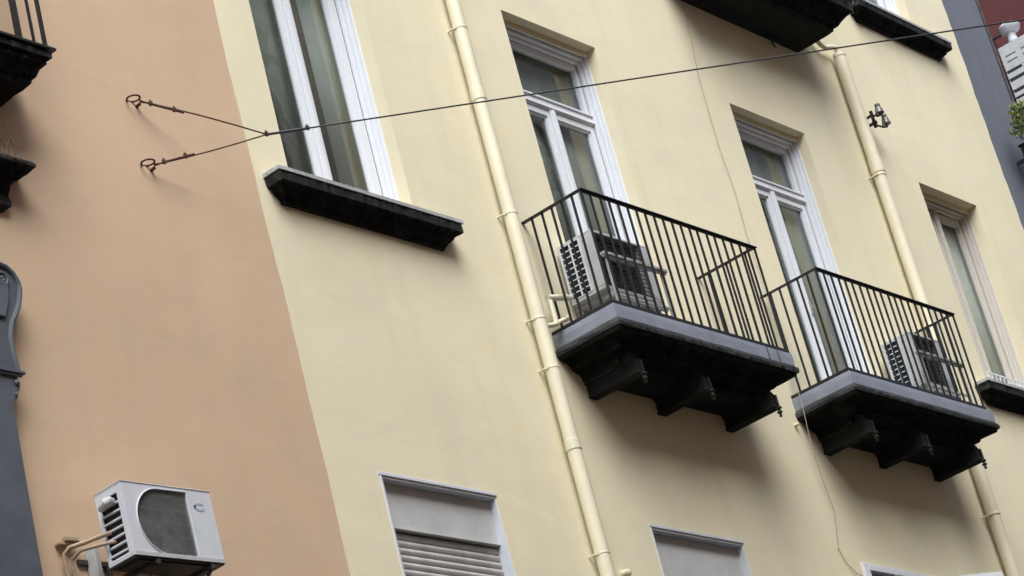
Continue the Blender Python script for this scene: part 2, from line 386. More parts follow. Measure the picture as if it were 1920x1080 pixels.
# ------------------------------------------------------------------ balconies
BAR = .0145
bal_mesh = {}
def baluster_mesh(h, w=BAR):
    k = (round(h, 3), w)
    if k not in bal_mesh:
        mb = MB().box(-w/2, w/2, -w/2, w/2, 0, h); bal_mesh[k] = mb.mesh('baluster', 'iron')
    return bal_mesh[k]
def rail(x0, x1, y, z, h, b, n_front, n_side, parent, right=True):
    """railing of square bars: flat top rail and bottom bar on three sides, every bar an object"""
    w = .019
    top = MB().box(x0-w, x1+w, y-w, y+w, z+h-.012, z+h).box(x0-w, x0+w, y+w, 0.02, z+h-.012, z+h).box(x1-w, x1+w, y+w, .02, z+h-.012, z+h)
    top.box(x0-.006, x1+.006, y-.006, y+.006, z+h-.030, z+h-.012)
    top.build('top_rail', 'iron', parent, bevel=.003)
    MB().box(x0-.015, x1+.015, y-.014, y+.014, z+.008, z+.036).box(x0-.014, x0+.014, y+.014, .02, z+.008, z+.036).box(x1-.014, x1+.014, y+.014, .02, z+.008, z+.036).build('bottom_rail', 'iron', parent, bevel=.002)
    me = baluster_mesh(h-.03); off = wloc(parent); rnd = random.Random(n_front+int(x0*7))
    pos = [(x0+(x1-x0)*k/n_front, y) for k in range(n_front+1)]
    pos += [(x, y*(1-k/n_side)) for x in (x0, x1) for k in range(1, n_side)]
    for px, py in pos:
        o = link_mesh('baluster', me, parent, Vector((px+rnd.uniform(-.003, .003), py+rnd.uniform(-.002, .002), z+.016))-off)
        o.rotation_euler = (rnd.uniform(-.004, .004), rnd.uniform(-.005, .005), 0)
def balcony(x0, x1, rx1, seed, label):
    band = [(.584, 9.052), (.590, 9.048), (.592, 9.01), (.590, 8.94), (.586, 8.930)]
    b = moulding(MB(), x0, x1, band, 40, .0022, seed=seed).build('balcony', 'band', yb, bevel=0); b['label'] = label
    fl = [(.588, 8.929), (.604, 8.922), (.608, 8.898), (.603, 8.876)]
    lv = [(.587, 8.8755), (.584, 8.862), (.575, 8.850), (.545, 8.848), (.500, 8.838), (.462, 8.822), (.455, 8.795), (.440, 8.786),
          (.418, 8.784), (.405, 8.772), (.372, 8.768), (.352, 8.752), (.345, 8.716)]
    d = .608-.59
    moulding(MB(), x0-d, x1+d, fl, 80, .006, seed=seed+3).build('fillet', 'stone_worn', b)
    moulding(MB(), x0+.003, x1-.003, lv, 80, .007, seed=seed+1).build('cornice', 'stone', b)
    for cx in (x0+.315, (x0+x1)/2, x1-.265):
        rnd = random.Random(int(cx*100)); cb = MB()
        pf = [(-.470, 8.600), (-.470, 8.668), (-.455, 8.715), (-.425, 8.775), (-.36, 8.790), (.03, 8.735), (.03, 8.600)]; k = len(pf)
        cb.add([(cx+sx, y, z) for sx in (-.042, .042) for y, z in pf], [tuple(range(k)), tuple(range(2*k-1, k-1, -1))]+[(i, i+k, (i+1) % k+k, (i+1) % k) for i in range(k)])
        cb.box(cx-.055, cx+.055, -.478, .03, 8.584, 8.604); cb.box(cx-.060, cx+.060, -.30, .03, 8.69, 8.73)
        c = cb.build('corbel', 'stone', b, bevel=.006)
        ir = MB().box(cx-.014, cx+.014, -.490, -.471, 8.570, 8.690).lathe((cx, -.482, 8.590), (0, 0, -1), [(.010, 0), (.026, .006), (.026, .016), (.012, .022), (.012, .034), (.022, .042), (.022, .052), (.008, .060), (.008, .068), (.014, .074), (.010, .086), (.002, .090)], 10)
        ir.build('iron_strap', 'iron', c, smooth=True)
    rail(x0+.020, rx1, -.572, 9.046, .964, b, 20, 6, b)
    return b
bA = balcony(15.228, 17.605, 17.565, 11, 'balcony beside the cream drainpipe, with grey slab edge and black railing')
bB = balcony(18.470, 20.870, 20.775, 23, 'balcony between two doors\' drainpipes, with a thin cable in front of its slab')
bB['label'] = 'balcony with black railing and a thin cable hanging past its grey slab'
# rust streaks of water down the slab edge
MB().box(17.235, 17.243, -.596, -.5905, 8.935, 9.06).box(17.385, 17.392, -.596, -.5905, 8.93, 9.07).build('crack', 'iron_grey', bA)

# top storey balcony: solid black stone
lv = [(.588, 13.532), (.592, 13.50), (.590, 13.43), (.570, 13.42), (.575, 13.36), (.600, 13.34), (.604, 13.30), (.604, 13.215), (.588, 13.20), (.560, 13.185), (.545, 13.17), (.500, 13.13), (.470, 13.085), (.452, 13.08), (.432, 13.062), (.430, 13.040)]
bT = moulding(MB(), 18.36, 20.80, lv, 60, .009, seed=40).build('balcony', 'stone', yb); bT['label'] = 'solid black stone balcony of the top storey'
rail(18.40, 20.745, -.565, 13.525, .935, bT, 20, 6, bT)
MB().tube([(20.02, -.06, 13.05), (20.03, -.07, 12.96), (20.06, -.075, 12.90)], .009).build('iron_hook', 'iron', bT)
sc = MB()
for s0, r0 in ((0, .07), (1.7, .055), (3.1, .05)):
    sc.tube([(20.80+(.02+r0*(1-k/22))*math.cos(s0+k*.42), -.60-.01*math.sin(k), 13.34+(.03*s0)+(.02+r0*(1-k/22))*math.sin(s0+k*.42)) for k in range(18)], .011, 6)
sc.tube([(20.79, -.59, 13.20), (20.79, -.60, 13.56)], .016, 8)
sc.build('iron_scroll', 'iron', bT, smooth=True)

# ------------------------------------------------------------------ lower storey: roller shutters and a white window
def roller(key, panel_z, slats, label, cap=False):
    x0, x1, z0, z1 = WIN[key]
    mb = MB().box(x1-.012, x1+.003, .004, .11, z0, z1-.012).box(x0-.003, x0+.012, .004, .11, z0, z1-.012).box(x0+.012, x1-.012, .004, .11, z1-.014, z1+.003)
    r = mb.build('roller_shutter', 'jamb_white', yb, bevel=.002); r['label'] = label
    MB().box(x0-.03, x1+.006, -.006, .008, z1+.0035, z1+.026).box(x0-.02, x0-.0035, -.005, .008, z0, z1+.003).build('drip_strip', 'jamb_white', r, bevel=.002)
    mb = MB().box(x0+.012, x1-.012, .062, .125, panel_z, z1-.014)
    if slats: mb.box(x0+.012, x1-.012, .052, .125, panel_z-.012, panel_z)
    mb.build('box_panel', 'shutter', r, bevel=.002)
    if slats:
        prof = [(-.0, .0), (-.007, .008), (-.012, .022), (-.012, .033), (-.007, .043), (-.0, .0475)]
        mb = MB(); n = len(prof); L = x1-x0-.03
        vs = [(x, y, z) for x in (0, L) for y, z in prof+[(.006, .0475), (.006, 0)]]; n += 2
        fs = [tuple(range(n)), tuple(range(2*n-1, n-1, -1))]+[(i, i+n, (i+1) % n+n, (i+1) % n) for i in range(n)]
        me = mb.add(vs, fs).mesh('slat', 'slat'); off = wloc(r)
        z = panel_z-.07
        while z > z0:
            link_mesh('slat', me, r, Vector((x0+.015, .095, z))-off); z -= .0505
        MB().box(x0+.012, x1-.012, .108, .120, z0, panel_z-.02).build('slat_backing', 'dark', r)
    return r
roller('D', 7.285, True, 'roller shutter with visible slats below its grey box')
roller('E', 5.3, False, 'plain grey shutter panel under the balcony')
x0, x1, z0, z1 = WIN['F']
mb = MB().box(x0-.03, x0+.055, -.025, .08, z0, z1+.012).box(x0+.055, x1+.02, -.025, .08, z1-.045, z1+.012).box(x0+.45, x0+.52, -.02, .08, z0, z1-.045).box(x1-.05, x1+.02, -.025, .08, z0, z1-.045)
wF = mb.build('window', 'white', yb, bevel=.004); wF['label'] = 'white window at storey below, with a pane opened outwards'
MB().box(x0+.055, x0+.45, .03, .035, z0, z1-.045).build('pane', 'glass', wF)
MB().box(x0+.52, x1-.05, .03, .035, z0, z1-.045).build('pane', 'glass', wF)
MB().box(x0+.52, x1-.05, -.004, .03, z1-.075, z1-.045).build('track', 'alu', wF)
Lx, Ly = 20.20, -.10
ang = math.atan2(-.29+.10, 20.60-20.20); Mx = Matrix.Translation((Lx, Ly, 0)) @ Matrix.Rotation(ang, 4, 'Z')
MB().box(0, .46, -.02, .02, 7.545, 7.605, Mx).box(0, .05, -.02, .02, 6.4, 7.545, Mx).box(.41, .46, -.02, .02, 6.4, 7.545, Mx).box(.05, .41, -.02, .02, 6.4, 6.46, Mx).box(-.02, .03, .02, .14, 7.40, 7.46, Mx).build('open_leaf', 'white', wF, bevel=.003)
MB().box(.045, .415, -.003, .003, 6.45, 7.55, Mx).build('pane', 'glass', wF)

# ------------------------------------------------------------------ drainpipes, cables, fittings on the cream wall
def ringz(mb, x, y, z, r, h, n=20): return mb.tube([(x, y, z), (x, y, z+.004), (x, y, z+h-.004), (x, y, z+h)], [r-.003, r, r, r-.003], n)
p1 = thing('drainpipe', (15.0, -.078, 0), 'cream drainpipe passing the end of the balcony beside the lone sill window', 'drainpipe', None)
MB().tube([(15.0, -.078, 0), (15.0, -.078, 7.0), (15.0, -.078, 8.08)], .054, 24).tube([(15.0, -.078, 8.07), (15.0, -.078, 11.0)], .054, 24).tube([(15.0, -.078, 10.98), (15.0, -.078, 21.6)], .054, 24).build('pipe', 'pipe', p1, smooth=True)
for z, h in ((8.055, .085), (10.965, .10)):
    ringz(MB(), 15.0, -.078, z, .0588, h, 24).build('coupling', 'pipe', p1, smooth=True)
for z in (9.975, 8.70, 9.10, 11.6, 7.25):
    b = ringz(MB(), 15.0, -.078, z, .0570, .018, 24); b.box(14.938, 14.947, -.09, -.06, z, z+.022).box(14.936, 14.950, -.06, .0, z+.006, z+.016)
    b.build('clamp', 'pipe', p1, smooth=True)
cd = MB().tube([(15.03, -.10, 9.055), (15.09, -.12, 9.062), (15.15, -.12, 9.085), (15.22, -.12, 9.12), (15.33, -.12, 9.165)], .017, 10)
cd.tube([(15.15, -.12, 9.075), (15.155, -.115, 9.20), (15.16, -.11, 9.30)], .019, 10).tube([(15.14, -.11, 9.30), (15.26, -.11, 9.325), (15.45, -.11, 9.36)], .024, 10)
cd.tube([(15.28, -.12, 9.145), (15.34, -.12, 9.17)], .022, 10)
cd.build('condensate_branch', 'pipe', p1, smooth=True)
X2, Y2 = 21.30, -.085
p2 = thing('drainpipe', (X2, Y2, 0), 'cream drainpipe with an elbow under the top balcony, behind the cable balcony', 'drainpipe', None)
MB().tube([(X2, Y2, 0), (X2, Y2, 11.86)], .060, 24).tube([(X2, Y2, 11.84), (X2, Y2, 13.17)], .060, 24).build('pipe', 'pipe', p2, smooth=True)
ringz(MB(), X2, Y2, 11.84, .067, .15, 24).build('coupling', 'pipe', p2, smooth=True)
ringz(MB(), X2, Y2, 13.13, .0635, .035, 24).build('coupling', 'pipe', p2, smooth=True)
for z in (11.80, 10.2, 8.3):
    ringz(MB(), X2, Y2, z, .066, .022, 24).box(X2-.075, X2-.06, Y2-.02, 0, z+.004, z+.016).build('clamp', 'pipe', p2, smooth=True)
MB().tube([(X2, Y2, 13.16), (X2-.002, Y2, 13.21), (X2-.03, Y2, 13.24), (X2-.10, -.07, 13.23), (X2-.20, -.06, 13.20), (X2-.27, -.06, 13.22), (X2-.36, -.06, 13.28)], [.032, .03, .027, .026, .025, .024, .024], 12).build('elbow', 'pipe', p2, smooth=True)

cb = MB().tube([(18.70, -.012, 13.03), (18.64, -.012, 12.6), (18.57, -.012, 12.18), (18.545, -.014, 11.5), (18.58, -.014, 11.0), (18.55, -.016, 10.6), (18.56, -.02, 10.17), (18.55, -.03, 9.62)], .0030, 6)
cb.tube([(18.55, -.03, 9.62), (18.47, -.09, 9.25), (18.43, -.10, 8.90), (18.425, -.085, 8.69), (18.42, -.075, 8.51), (18.50, -.04, 8.30), (18.585, -.015, 8.05), (18.52, -.012, 7.86), (18.465, -.012, 7.71), (18.53, -.012, 7.58), (18.64, -.012, 7.51), (18.78, -.03, 7.47)], .0034, 6)
tag(cb.build('wall_cable', 'cable', None, smooth=True), 'thin tan cable running down the cream wall past the second balcony', 'cable')
kn = MB().lathe((18.395, .0, 8.80), (0, -1, 0), [(.012, 0), (.016, .010), (.013, .018), (.018, .026), (.016, .036), (.004, .040)], 12)
tag(kn.build('cable_knob', 'pipe', None, smooth=True), 'small cream knob on the wall beside the balcony slab', 'knob')
kn = MB().lathe((15.305, .0, 7.165), (0, -1, 0), [(.030, 0), (.030, .03), (.026, .06), (.012, .068)], 12)
tag(kn.build('pipe_stub', 'pipe', None, smooth=True), 'short cream pipe stub low on the wall beside the drainpipe', 'pipe stub')

ins = thing('insulator_bracket', (21.60, 0, 12.45), 'iron wall bracket with two porcelain insulators beside the drainpipe', 'bracket')
bx, bz = 21.50, 12.43
MB().box(bx-.012, bx+.012, -.14, 0, bz-.012, bz+.012).box(bx-.012, bx+.012, -.12, .0, bz+.075, bz+.095).box(bx-.014, bx+.014, -.13, -.105, bz-.05, bz+.13).box(bx-.02, bx+.02, -.14, -.12, bz-.01, bz+.02).tube([(bx, -.13, bz+.08), (bx+.03, -.16, bz+.062), (bx+.045, -.18, bz+.065), (bx+.05, -.18, bz+.10)], .009, 8).tube([(bx, -.13, bz-.03), (bx+.07, -.165, bz-.055), (bx+.125, -.175, bz-.04), (bx+.13, -.175, bz+.0)], .009, 8).build('bracket_arm', 'iron', ins, smooth=False)
for ix, iy, iz in ((bx+.05, -.18, bz+.085), (bx+.13, -.175, bz-.012)):
    MB().lathe((ix, iy, iz), (0, 0, 1), [(.042, 0), (.047, .007), (.040, .024), (.036, .055), (.031, .066), (.024, .074), (.029, .086), (.026, .104), (.006, .11)], 14).build('insulator', 'porcelain', ins, smooth=True)

# ------------------------------------------------------------------ air conditioners
def ac_balcony(x0, w, yb_, yf, z0, h, label, strip=.13):
    a = thing('air_conditioner', (x0+w/2, (yb_+yf)/2, z0), label, 'air conditioner', None)
    x1, z1 = x0+w, z0+h; t = .02
    # casing: open on the left behind the coil guard and at the front behind the fan grille
    mb = MB().box(x0, x1, yf, yb_, z1-t, z1).box(x0, x1, yf, yb_, z0, z0+.03).box(x1-strip, x1, yf, yb_, z0+.03, z1-t)
    mb.box(x0, x0+.045, yf, yf+.075, z0+.03, z1-t).box(x0, x0+.014, yf+.075, yf+.125, z0+.03, z1-t).box(x0, x0+.03, yb_-.02, yb_, z0+.03, z1-t)
    mb.box(x0+.045, x1-strip, yb_-.012, yb_, z0+.03, z1-t)
    mb.build('casing', 'ac_old', a, bevel=.005)
    MB().box(x0+.016, x1-strip-.01, yf+.13, yb_-.025, z0+.03, z1-t).box(x0+.05, x1-strip-.01, yf+.04, yf+.13, z0+.03, z1-t).build('coil', 'coil', a)
    g = MB(); y_a, y_b = yf+.125, yb_-.018
    n = 9
    for k in range(n+1):
        z = z0+.035+(h-.06)*k/n; g.box(x0-.004, x0+.004, y_a, y_b, z-.0038, z+.0038)
    for f in (.0, .48, 1.0):
        y = y_a+(y_b-y_a)*f; g.box(x0-.005, x0+.005, y-.006, y+.006, z0+.03, z1-t)
    g.build('coil_guard', 'ac', a)
    fg = MB(); fx0, fx1 = x0+.05, x1-strip-.004
    for k in range(13):
        z = z0+.04+(h-.07)*k/12; fg.box(fx0, fx1, yf+.001, yf+.006, z-.0028, z+.0028)
    for k in range(8):
        x = fx0+(fx1-fx0)*k/7; fg.box(x-.002, x+.002, yf+.006, yf+.011, z0+.03, z1-t)
    fg.build('fan_grille', 'dark', a)
    cx, cz, r = (fx0+fx1)/2, (z0+z1)/2, h*.40
    fn = MB().lathe((cx, yf+.035, cz), (0, -1, 0), [(.05, 0), (.05, .02), (.035, .026)], 16)
    for k in range(3):
        A = k*2.094+.4
        pts = [(cx+r*q*math.cos(A+s), yf+.035-.01*(s > 0), cz+r*q*math.sin(A+s)) for q, s in ((.2, -.3), (1, -.45), (1, .35), (.2, .3))]
        fn.add(pts, [(0, 1, 2, 3)])
    fn.build('fan', 'dark', a)
    MB().lathe((x0+.0, yf+.085, z1-.06), (-1, 0, 0), [(.006, 0), (.006, .004), (.001, .005)], 8).lathe((x0, yf+.085, z0+.07), (-1, 0, 0), [(.006, 0), (.006, .004), (.001, .005)], 8).build('screw', 'iron_grey', a)
    st = MB()
    for xx in (x0+.06, x1-.12):
        st.box(xx, xx+.035, yf-.03, yb_+.02, z0-.035, z0-.001).box(xx, xx+.035, yf+.0, yf+.035, 9.053, z0-.035).box(xx, xx+.035, yb_-.035, yb_, 9.053, z0-.035)
        st.box(xx-.01, xx+.05, yf+.03, yf+.08, z0-.06, z0-.036)
    st.box(x0+.03, x1-.02, yf-.025, yf-.005, z0-.075, z0-.045).box(x0+.03, x1+.05, yf+.02, yf+.04, z0-.13, z0-.11)
    st.build('stand', 'alu', a, bevel=.003)
    return a
ac_balcony(15.555, .76, -.035, -.365, 9.345, .50, 'dark fronted air conditioner on the balcony beside the drainpipe', .15)
ac_balcony(20.165, .56, -.10, -.395, 9.30, .51, 'narrower dark fronted air conditioner on the balcony with the hanging cable', .10)

def rack(x0, x1, y, zt, label):
    a = thing('drying_rack', ((x0+x1)/2, y, 9.053), label, 'rack', None)
    MB().box(x0-.02, x1+.02, y-.030, y+.014, zt-.026, zt).box(x0-.015, x1+.015, y-.020, y+.006, zt-.042, zt-.022).build('top_bar', 'alu', a, bevel=.004)
    for x in (x0+.015, x1-.04):
        MB().box(x, x+.036, y-.010, y+.010, 9.053, zt-.042).build('leg', 'alu', a, bevel=.003)
    MB().box(x0+.043, x1-.04, y-.006, y+.006, 9.20, 9.222).box(x0-.0, x1+.06, y+.03, y+.042, 9.15, 9.168).box(x0+.02, x0+.035, y+.010, y+.042, 9.15, 9.168).box(x1-.035, x1-.02, y+.010, y+.042, 9.15, 9.168).build('lower_bar', 'alu', a, bevel=.002)
    return a
rack(15.425, 16.185, -.50, 9.548, 'aluminium rack on the balcony beside the drainpipe')
rack(19.985, 20.735, -.50, 9.532, 'aluminium rack on the balcony with the hanging cable')

# wall unit on the salmon house (built level, then tipped a little)
aw = thing('air_conditioner', (10.06, -.40, 6.60), 'white air conditioner with round fan grille bracketed to the salmon wall', 'air conditioner')
def L(p): return tuple(Vector(p)+Vector((10.06, -.40, 6.60)))
WW, HH, DD = .70, .435, .215
mb = MB()
# front panel with a D shaped opening
cx, cz, r = .275, .215, .195; xr = .50
def dshape(rad, xr_, n=36):
    pts = [(cx+rad*math.cos(a), cz+rad*math.sin(a)) for a in [math.pi/2+math.pi*k/n for k in range(n+1)]]
    return pts+[(xr_, cz-rad), (xr_, cz+rad)]
inner = dshape(r, xr); n = len(inner)
def out_pt(p):
    dx, dz = p[0]-cx, p[1]-cz; q = 9
    for lim, dd in ((-cx, dx), (xr-cx, dx), (-cz, dz), (HH-cz, dz)):
        if abs(dd) > 1e-9 and lim/dd > 0: q = min(q, lim/dd)
    return (cx+dx*q, cz+dz*q)
outer = [out_pt(p) for p in inner[:-2]] + [(xr, 0.0), (xr, HH)]
vs = [L((x, 0, z)) for x, z in inner]+[L((x, 0, z)) for x, z in outer]+[L((x, .03, z)) for x, z in inner]
fs = [(i, (i+1) % n, n+(i+1) % n, n+i) for i in range(n) if i != n-2]+[(i, 2*n+i, 2*n+(i+1) % n, (i+1) % n) for i in range(n)]
mb.add(vs, fs)
mb.quad(L((xr, 0, 0)), L((WW, 0, 0)), L((WW, 0, HH)), L((xr, 0, HH)))
for a, b in zip(outer[:-2], outer[1:-2]):                  # the two corners that the rays skip
    for c in ((0, 0), (0, HH)):
        if abs(a[0]-b[0]) > 1e-6 and abs(a[1]-b[1]) > 1e-6 and (abs(a[0]) < 1e-6 or abs(b[0]) < 1e-6) and abs(a[1]-c[1]) < .2 and abs(b[1]-c[1]) < .2:
            mb.add([L((a[0], 0, a[1])), L((c[0], 0, c[1])), L((b[0], 0, b[1]))], [(0, 1, 2)])
def LB(m, x0, x1, y0, y1, z0, z1):
    o = Vector((10.06, -.40, 6.60)); return m.box(x0+o.x, x1+o.x, y0+o.y, y1+o.y, z0+o.z, z1+o.z)
LB(mb, 0, WW, .0005, DD, HH-.012, HH); LB(mb, 0, WW, .0005, DD, 0, .012); LB(mb, WW-.015, WW, .0005, DD, .012, HH-.012); LB(mb, .0, WW, DD-.01, DD, .012, HH-.012)
LB(mb, 0, .02, .0005, .045, .012, HH-.012); LB(mb, 0, .012, DD-.03, DD-.01, .012, HH-.012); LB(mb, 0, .012, .045, DD-.03, HH-.05, HH-.012); LB(mb, 0, .012, .045, DD-.03, .012, .03)
LB(mb, -.003, WW+.003, -.004, DD, HH, HH+.006)
LB(LB(MB(), .004, WW-.004, .004, DD-.004, -.010, -.001), .05, WW-.05, .03, DD-.02, -.02, -.010).build('base_pan', 'dark', aw)
LB(MB(), -.003, WW+.003, -.006, -.0005, -.004, .022).build('bottom_lip', 'ac_old', aw, bevel=.002)
mb.build('casing', 'ac', aw, bevel=.004)
gv = MB()
for k in range(7):
    z = .052+.047*k; LB(gv, -.002, .016, .045, DD-.03, z-.005, z+.005)
LB(gv, -.001, .014, .105, .112, HH-.10, HH-.05)
gv.build('side_grille', 'ac', aw)
LB(MB(), .022, .10, .04, DD-.02, .014, HH-.014).build('side_cavity', 'dark', aw)
fg = MB()
for k in range(40):
    x = .090+.0102*k; hh = math.sqrt(max(0, r*r-(min(0, x-cx))**2))-.004 if x < cx else r-.004
    LB(fg, x-.0019, x+.0019, .006, .009, cz-hh, cz+hh)
for k in range(5):
    z = cz-.16+.08*k; x_l = cx-math.sqrt(r*r-(z-cz)**2)+.004; LB(fg, x_l, xr-.004, .009, .013, z-.0022, z+.0022)
fg.build('fan_grille', 'fan', aw)
fb = MB()
fb.prism([(10.06+x, 6.60+z) for x, z in dshape(r+.012, xr+.012)], -.40+.10, -.40+.105); fb.build('fan_cavity', 'dark', aw)
fn = MB().lathe(L((cx+.03, .09, cz-.03)), (0, -1, 0), [(.05, 0), (.05, .03), (.03, .045)], 18)
for k in range(3):
    A = k*2.094+.9
    pts = [L((cx+.03+.165*q*math.cos(A+s), .06+yy, cz-.02+.165*q*math.sin(A+s))) for q, s, yy in ((.2, -.35, .0), (.6, -.5, 0), (1, -.45, .0), (1.02, 0, -.012), (1, .5, -.02), (.6, .55, -.02), (.2, .4, -.015))]
    fn.add(pts, [tuple(range(7))])
fn.build('fan', 'fan', aw)
rim = MB(); rp = [L((x, -.002, z)) for x, z in dshape(r+.004, xr+.003)]; rim.tube(rp+[rp[0]], .0045, 8, False); rim.build('grille_rim', 'ac', aw, smooth=True)
lg = MB()                                                  # printed mark: two rounded strokes joined at the left, with a dot
o = Vector((10.06, -.40, 6.60))
def stroke(pts, wd): 
    for (xa, za), (xb, zb) in zip(pts[:-1], pts[1:]):
        d = Vector((xb-xa, 0, zb-za)).normalized(); nn = Vector((-d.z, 0, d.x))*wd/2
        a, b = Vector((xa, -.0015, za))+o, Vector((xb, -.0015, zb))+o
        lg.quad(a-nn, b-nn, b+nn, a+nn)
stroke([(.625, .350), (.600, .352), (.572, .348), (.556, .340), (.551, .330), (.557, .320), (.574, .313), (.600, .312), (.622, .317)], .0125)
stroke([(.543, .331), (.562, .331)], .020)
lg.build('printed_mark', 'logo', aw)
vc = MB().tube([L(p) for p in ((-.002, .085, .345), (-.022, .085, .348), (-.030, .10, .345), (-.030, .15, .332), (-.022, .165, .325))], [.022, .028, .030, .026, .014], 12)
vc.build('valve_cover', 'ac_old', aw, smooth=True)
br = MB()
for xx in (.17, .60):
    LB(br, xx-.016, xx+.016, .0, .395, -.036, -.004); LB(br, xx-.014, xx+.014, .375, .395, -.38, .12)
    d0, d1 = Vector(L((xx, .03, -.04))), Vector(L((xx, .38, -.30))); br.tube([d0, d1], .011, 6)
LB(br, -.05, .75, .38, .398, .09, .12)
br.build('wall_bracket', 'iron_grey', aw)
pw = MB()
pw.tube([L(p) for p in ((.01, .15, .19), (-.04, .19, .18), (-.10, .26, .165), (-.15, .33, .16), (-.17, .36, .13), (-.165, .37, .05), (-.14, .375, -.10), (-.12, .375, -.5))], .013, 10)
pw.tube([L(p) for p in ((.01, .13, .13), (-.05, .20, .13), (-.11, .29, .13), (-.13, .35, .10), (-.12, .365, .0), (-.09, .37, -.12), (-.07, .37, -.5))], .010, 10)
pw.build('refrigerant_pipe', 'insul', aw, smooth=True)
LB(LB(MB(), -.19, -.08, .36, .398, .19, .208), -.15, -.05, .34, .38, .209, .235).build('pipe_shelf', 'insul', aw, bevel=.004)
LB(MB(), .02, .06, .32, .395, -.6, .18).build('cable_trunk', 'ac_old', aw, bevel=.004)
aw.rotation_euler = (0, R(-1.6), 0)

# ------------------------------------------------------------------ the salmon house
ob = thing('apartment_building', (6, .01, 0), 'salmon stucco house with slate grey window surround and black stone balcony', 'building')
mb = MB().quad((-14, .0015, 0), (12.38, .0015, 0), (12.38, .0015, 21), (-14, .0015, 21)).quad((-14, .012, 0), (-14, 8, 0), (-14, 8, 21), (-14, .012, 21)).quad((-14, 8, 0), (12.3, 8, 0), (12.3, 8, 21), (-14, 8, 21)).quad((-14, .012, 21), (12.3, .012, 21), (12.3, 8, 21), (-14, 8, 21)).quad((12.295, .012, 0), (12.295, 8, 0), (12.295, 8, 21), (12.295, .012, 21))
mb.build('wall', 'orange', ob)
lv = [(.395, 9.855), (.400, 9.845), (.398, 9.808), (.380, 9.800), (.372, 9.792), (.370, 9.775), (.34, 9.745), (.315, 9.70), (.298, 9.68), (.292, 9.662), (.285, 9.648)]
ba = moulding(MB(), 7.2, 10.175, lv, 90, .008, seed=60).build('balcony', 'stone_sill', ob); ba['label'] = 'black stone balcony end on the salmon wall'
mb = MB().box(7.2, 10.205, -.418, -.385, 9.858, 9.876).box(10.172, 10.205, -.385, .02, 9.858, 9.876); mb.build('bottom_rail', 'iron', ba, bevel=.002)
off = wloc(ba)
MB().box(7.2, 10.2, -.42, -.38, 10.82, 10.84).box(10.165, 10.2, -.38, .02, 10.82, 10.84).build('top_rail', 'iron', ba)
k = 0; x = 10.135
while x > 7.3:
    wd = (.020, .030, .038)[min(k, 2)]
    link_mesh('baluster', baluster_mesh(.95, wd), ba, Vector((x, -.401, 9.87))-off); x -= .205; k += 1
for yy in (-.27, -.14): link_mesh('baluster', baluster_mesh(.95), ba, Vector((10.185, yy, 9.87))-off)
lv = [(.10, 9.205), (.135, 9.195), (.152, 9.172), (.150, 9.156), (.105, 9.150), (.078, 9.140), (.074, 9.122), (.055, 9.112), (.050, 9.085), (.030, 9.065), (.026, 9.035), (.012, 9.0), (.022, 8.965), (.018, 8.93), (-.02, 8.90)]
le = moulding(MB(), 7.6, 10.105, [(o+.03, z) for o, z in lv], 90, .008, seed=70).build('hood_mould', 'stone_sill', ob); le['label'] = 'black stone hood moulding on the salmon wall'
gs = MB(); rnd = random.Random(5)
for k in range(26):
    x = 9.72+.36*rnd.random(); y = -.02-.10*rnd.random(); h = .12+.10*rnd.random(); dx = rnd.uniform(-.08, .08)
    gs.tube([(x, y, 9.19), (x+dx*.4, y, 9.19+h*.6), (x+dx, y-.01, 9.19+h)], [.0055, .0048, .003], 4)
gg = gs.build('bird_spikes', 'grass', None); tag(gg, 'thin dry spikes standing along the black hood moulding', 'spikes', kind='stuff')
sp = [(8.9, 8.46), (9.735, 8.474), (9.80, 8.462), (9.845, 8.43), (9.873, 8.381), (9.879, 8.335), (9.868, 8.285), (9.84, 8.21), (9.805, 8.15), (9.772, 8.10), (9.748, 8.03), (9.738, 7.97), (9.738, 7.90), (9.744, 7.84), (9.752, 7.79),
      (9.752, 7.772), (9.726, 7.768), (9.722, 7.735), (9.732, 7.71), (9.722, 7.675), (9.704, 7.65), (9.695, 7.62), (9.668, 7.60), (9.655, 7.55), (9.648, 6.9), (9.640, 4.0), (8.9, 4.0)]
su = MB().prism(sp, -.10, .02).build('window_surround', 'slate_trim', ob, bevel=.006); su['label'] = 'slate grey window surround with a curved scroll end'
MB().box(9.0, 9.765, -.125, -.10, 7.768, 7.785).box(9.0, 9.745, -.115, -.10, 7.752, 7.768).build('cap_moulding', 'slate_trim', su, bevel=.003)
MB().prism([(9.3, 8.36), (9.745, 8.36), (9.76, 8.33), (9.748, 8.24), (9.70, 8.12), (9.3, 8.12)], -.118, -.101).build('scroll_panel', 'slate_trim', su, bevel=.006)
ol = sp[1:15]
MB().tube([(x-.022, -.103, z) for x, z in ol], .016, 8).tube([(9.745-.055*q/30*math.cos(q*.42)-.02, -.108, 8.375+.055*q/30*math.sin(q*.42)) for q in range(30)], .011, 6).build('scroll_bead', 'slate_trim', su, smooth=True)
MB().lathe((9.705, -.10, 7.715), (0, -1, 0), [(.018, 0), (.018, .008), (.008, .016), (.001, .018)], 12).lathe((9.685, -.10, 7.64), (0, -1, 0), [(.012, 0), (.012, .006), (.001, .012)], 12).build('rosette', 'slate_trim', su, smooth=True)

